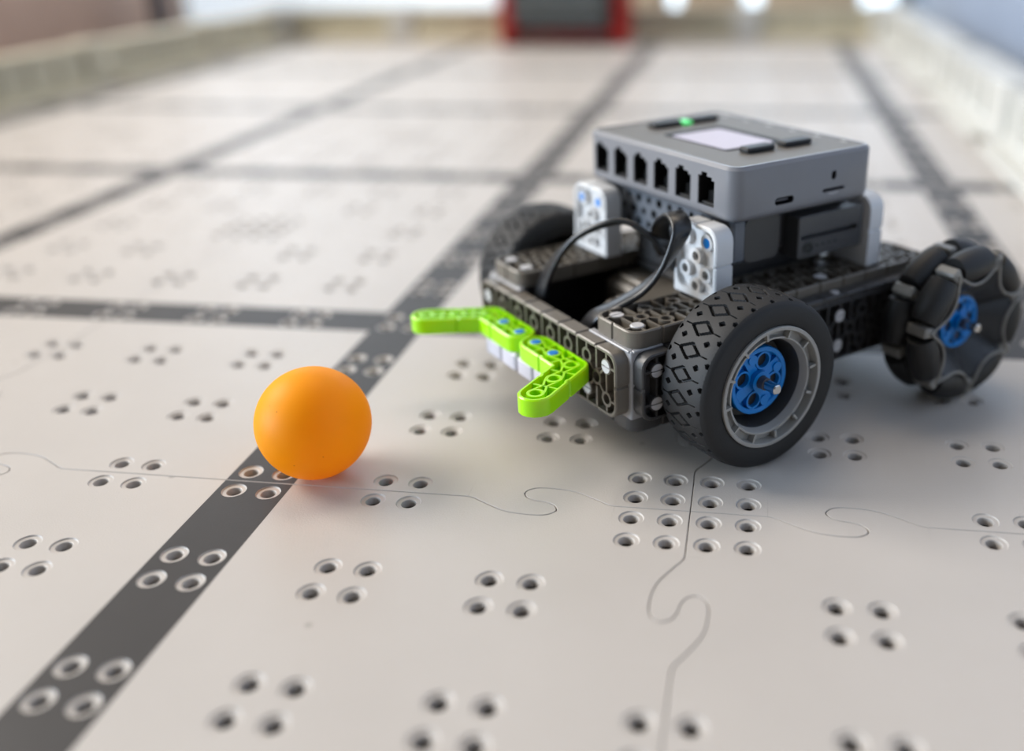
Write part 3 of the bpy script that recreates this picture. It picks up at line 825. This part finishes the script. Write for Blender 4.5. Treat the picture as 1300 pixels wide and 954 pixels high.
# ---------------------------------------------------------------- omni wheels at the rear
NR = 7
def scallop(ph):
    """closed outline that dips under each roller"""
    pts = []
    for k in range(NR):
        a0 = ph + 2 * pi * k / NR                     # roller angle
        for i in range(12):
            t = -1 + 2 * i / 12.; ang = a0 + t * pi / NR
            r = .745 + .335 * abs(t) ** 2.6
            pts.append((r * cos(ang), r * sin(ang)))
    return pts
def omni_frame(ph, m0, m1, dish):
    b = MB(); o2 = scallop(ph)
    b.wall(list(reversed(o2)), m0, list(reversed(o2)), m1, Fw)
    n = len(o2)
    if dish:
        inn = [(.48 * p[0] / sqrt(p[0] ** 2 + p[1] ** 2), .48 * p[1] / sqrt(p[0] ** 2 + p[1] ** 2)) for p in o2]
        b.wall(o2, m0, inn, .40, Fw); b.wall(inn, .40, [(p[0] * .2, p[1] * .2) for p in inn], .42, Fw)
    b.poly([o2], Fw, m1)
    return b
def omni(loc, rz):
    b = omni_frame(PH, .06, .46, True); b2 = omni_frame(PH + pi / NR, .52, .94, False)
    k = len(b.v); b.v += b2.v; b.f += [tuple(q + k for q in f) for f in b2.f]; b.m += b2.m
    b.lathe([(.72, .4), (.72, .6)], Fw, 40)
    ow = link('omni_wheel', b.mesh('omni_wheel', [M['omni']]), rob, loc, (0, 0, rz))
    b = MB()
    for ph, mm in ((PH, .055), (PH, .43), (PH + pi / NR, .55), (PH + pi / NR, .93)):
        b.tube([(p[0], mm, p[1]) for p in scallop(ph)], .026, 6, 0, True)
    link('lit_frame_edge', b.mesh('lit_frame_edge', [M['omnilip']]), ow)  # paler tube puts the light caught by the frame edges into colour
    roll = MB(); s0 = .345; n = 18
    prof = [(.0, -s0), (.10, -s0)] + [(sqrt(1.243 ** 2 - (s * .98) ** 2) - .985, s) for s in [-s0 + 2 * s0 * i / 10 for i in range(11)]] + [(.10, s0), (0, s0)]
    roll.lathe(prof, ident, n); rme = roll.mesh('roller', [M['roller']])
    clev = MB(); clev.box((-.085, -.185, -.11), (.085, .185, .155), ident, 0, .025)
    clev.tube([(-.10, 0, .02), (.10, 0, .02)], .05, 10); cme = clev.mesh('roller_support', [M['omnilip']])
    for row, mm in ((0, .25), (1, .73)):
        for k in range(NR):
            a = PH + 2 * pi * k / NR + row * pi / NR
            r = link('roller', rme, ow); a_ = a
            t = Vector((-sin(a), 0, cos(a))); rad = Vector((cos(a), 0, sin(a))); mv = Vector((0, 1, 0))
            r.matrix_local = Matrix(((rad.x, mv.x, t.x, rad.x * .985 * S), (rad.y, mv.y, t.y, mm * S), (rad.z, mv.z, t.z, rad.z * .985 * S), (0, 0, 0, 1)))
            a += pi / NR
            t = Vector((-sin(a), 0, cos(a))); rad = Vector((cos(a), 0, sin(a)))
            q = link('roller_support', cme, ow)
            q.matrix_local = Matrix(((t.x, mv.x, rad.x, rad.x * 1.03 * S), (t.y, mv.y, rad.y, mm * S), (t.z, mv.z, rad.z, rad.z * 1.03 * S), (0, 0, 0, 1)))
    h = link('hub', hub_me, ow, (0, .08, 0), (0, .2, 0)); h.scale = (.92, 1, .92); link('axle', axle_me, ow, (0, .10, 0)); link('shaft_collar', col_me, ow, (0, .08, 0))
PH = radians(95)
omni((4.02, -.27, 1.25), 0); omni((4.02, 2 * MC + .27, 1.25), pi)

# ---------------------------------------------------------------- flat cables
def ribbon(ctrl, name):
    """ctrl: (l, m, z, width vector)"""
    P_ = catmull([c[:3] for c in ctrl], 8); Wv = catmull([c[3] for c in ctrl], 8)
    b = MB(); k = len(P_); hw_, ht = .165, .045; rings = []
    for i in range(k):
        p = Vector(P_[i]); t = (Vector(P_[min(i + 1, k - 1)]) - Vector(P_[max(i - 1, 0)])).normalized()
        wv = Vector(Wv[i]); wv = (wv - t * wv.dot(t)).normalized(); nv = t.cross(wv)
        sec = [(-hw_ + ht, -ht), (hw_ - ht, -ht), (hw_ - ht * .3, -ht * .7), (hw_, 0), (hw_ - ht * .3, ht * .7), (hw_ - ht, ht), (-hw_ + ht, ht), (-hw_ + ht * .3, ht * .7), (-hw_, 0), (-hw_ + ht * .3, -ht * .7)]
        rings.append([b.pt(tuple(p + wv * x + nv * y)) for x, y in sec])
    for A, B in zip(rings, rings[1:]):
        for j in range(10): b.face((A[j], A[(j + 1) % 10], B[(j + 1) % 10], B[j]))
    b.face(tuple(reversed(rings[0]))); b.face(tuple(rings[-1]))
    return link(name, b.mesh(name, [M['cable']], 50), rob)
ribbon([(-1.280, 4.061, 1.519, (0, 1, 0)), (-1.250, 3.987, 1.842, (0.1, 1, 0)), (-1.150, 3.837, 2.217, (0.3, 0.9, 0)), (-0.950, 3.530, 2.642, (.67, .74, -.2)), (-0.700, 3.155, 2.912, (.67, .74, -.35)), (-0.450, 2.827, 3.006, (.67, .74, -.35)), (-0.200, 2.472, 2.791, (.75, .6, -.3)), (0.100, 2.319, 2.467, (0.9, 0.1, 0.2)), (0.400, 2.424, 2.127, (0.9, 0.1, 0.2))], 'cable')
ribbon([(-1.280, 2.747, 1.479, (0.1, 1, 0)), (-1.200, 2.558, 1.750, (0.2, 1, -0.1)), (-1.000, 2.309, 1.957, (0.3, 1, -0.1)), (-0.700, 2.075, 2.207, (0.5, 0.8, 0.1)), (-0.450, 1.901, 2.541, (0.8, 0.4, 0.2)), (-0.300, 1.807, 2.868, (0.9, 0.2, 0.1)), (-0.200, 1.815, 3.127, (1, 0, 0)), (-0.100, 2.113, 3.228, (1, 0, 0)), (0.000, 2.490, 3.031, (1, 0, 0.0)), (0.150, 2.785, 2.726, (1, 0, 0)), (0.500, 3.083, 2.319, (1, 0, 0))], 'cable')
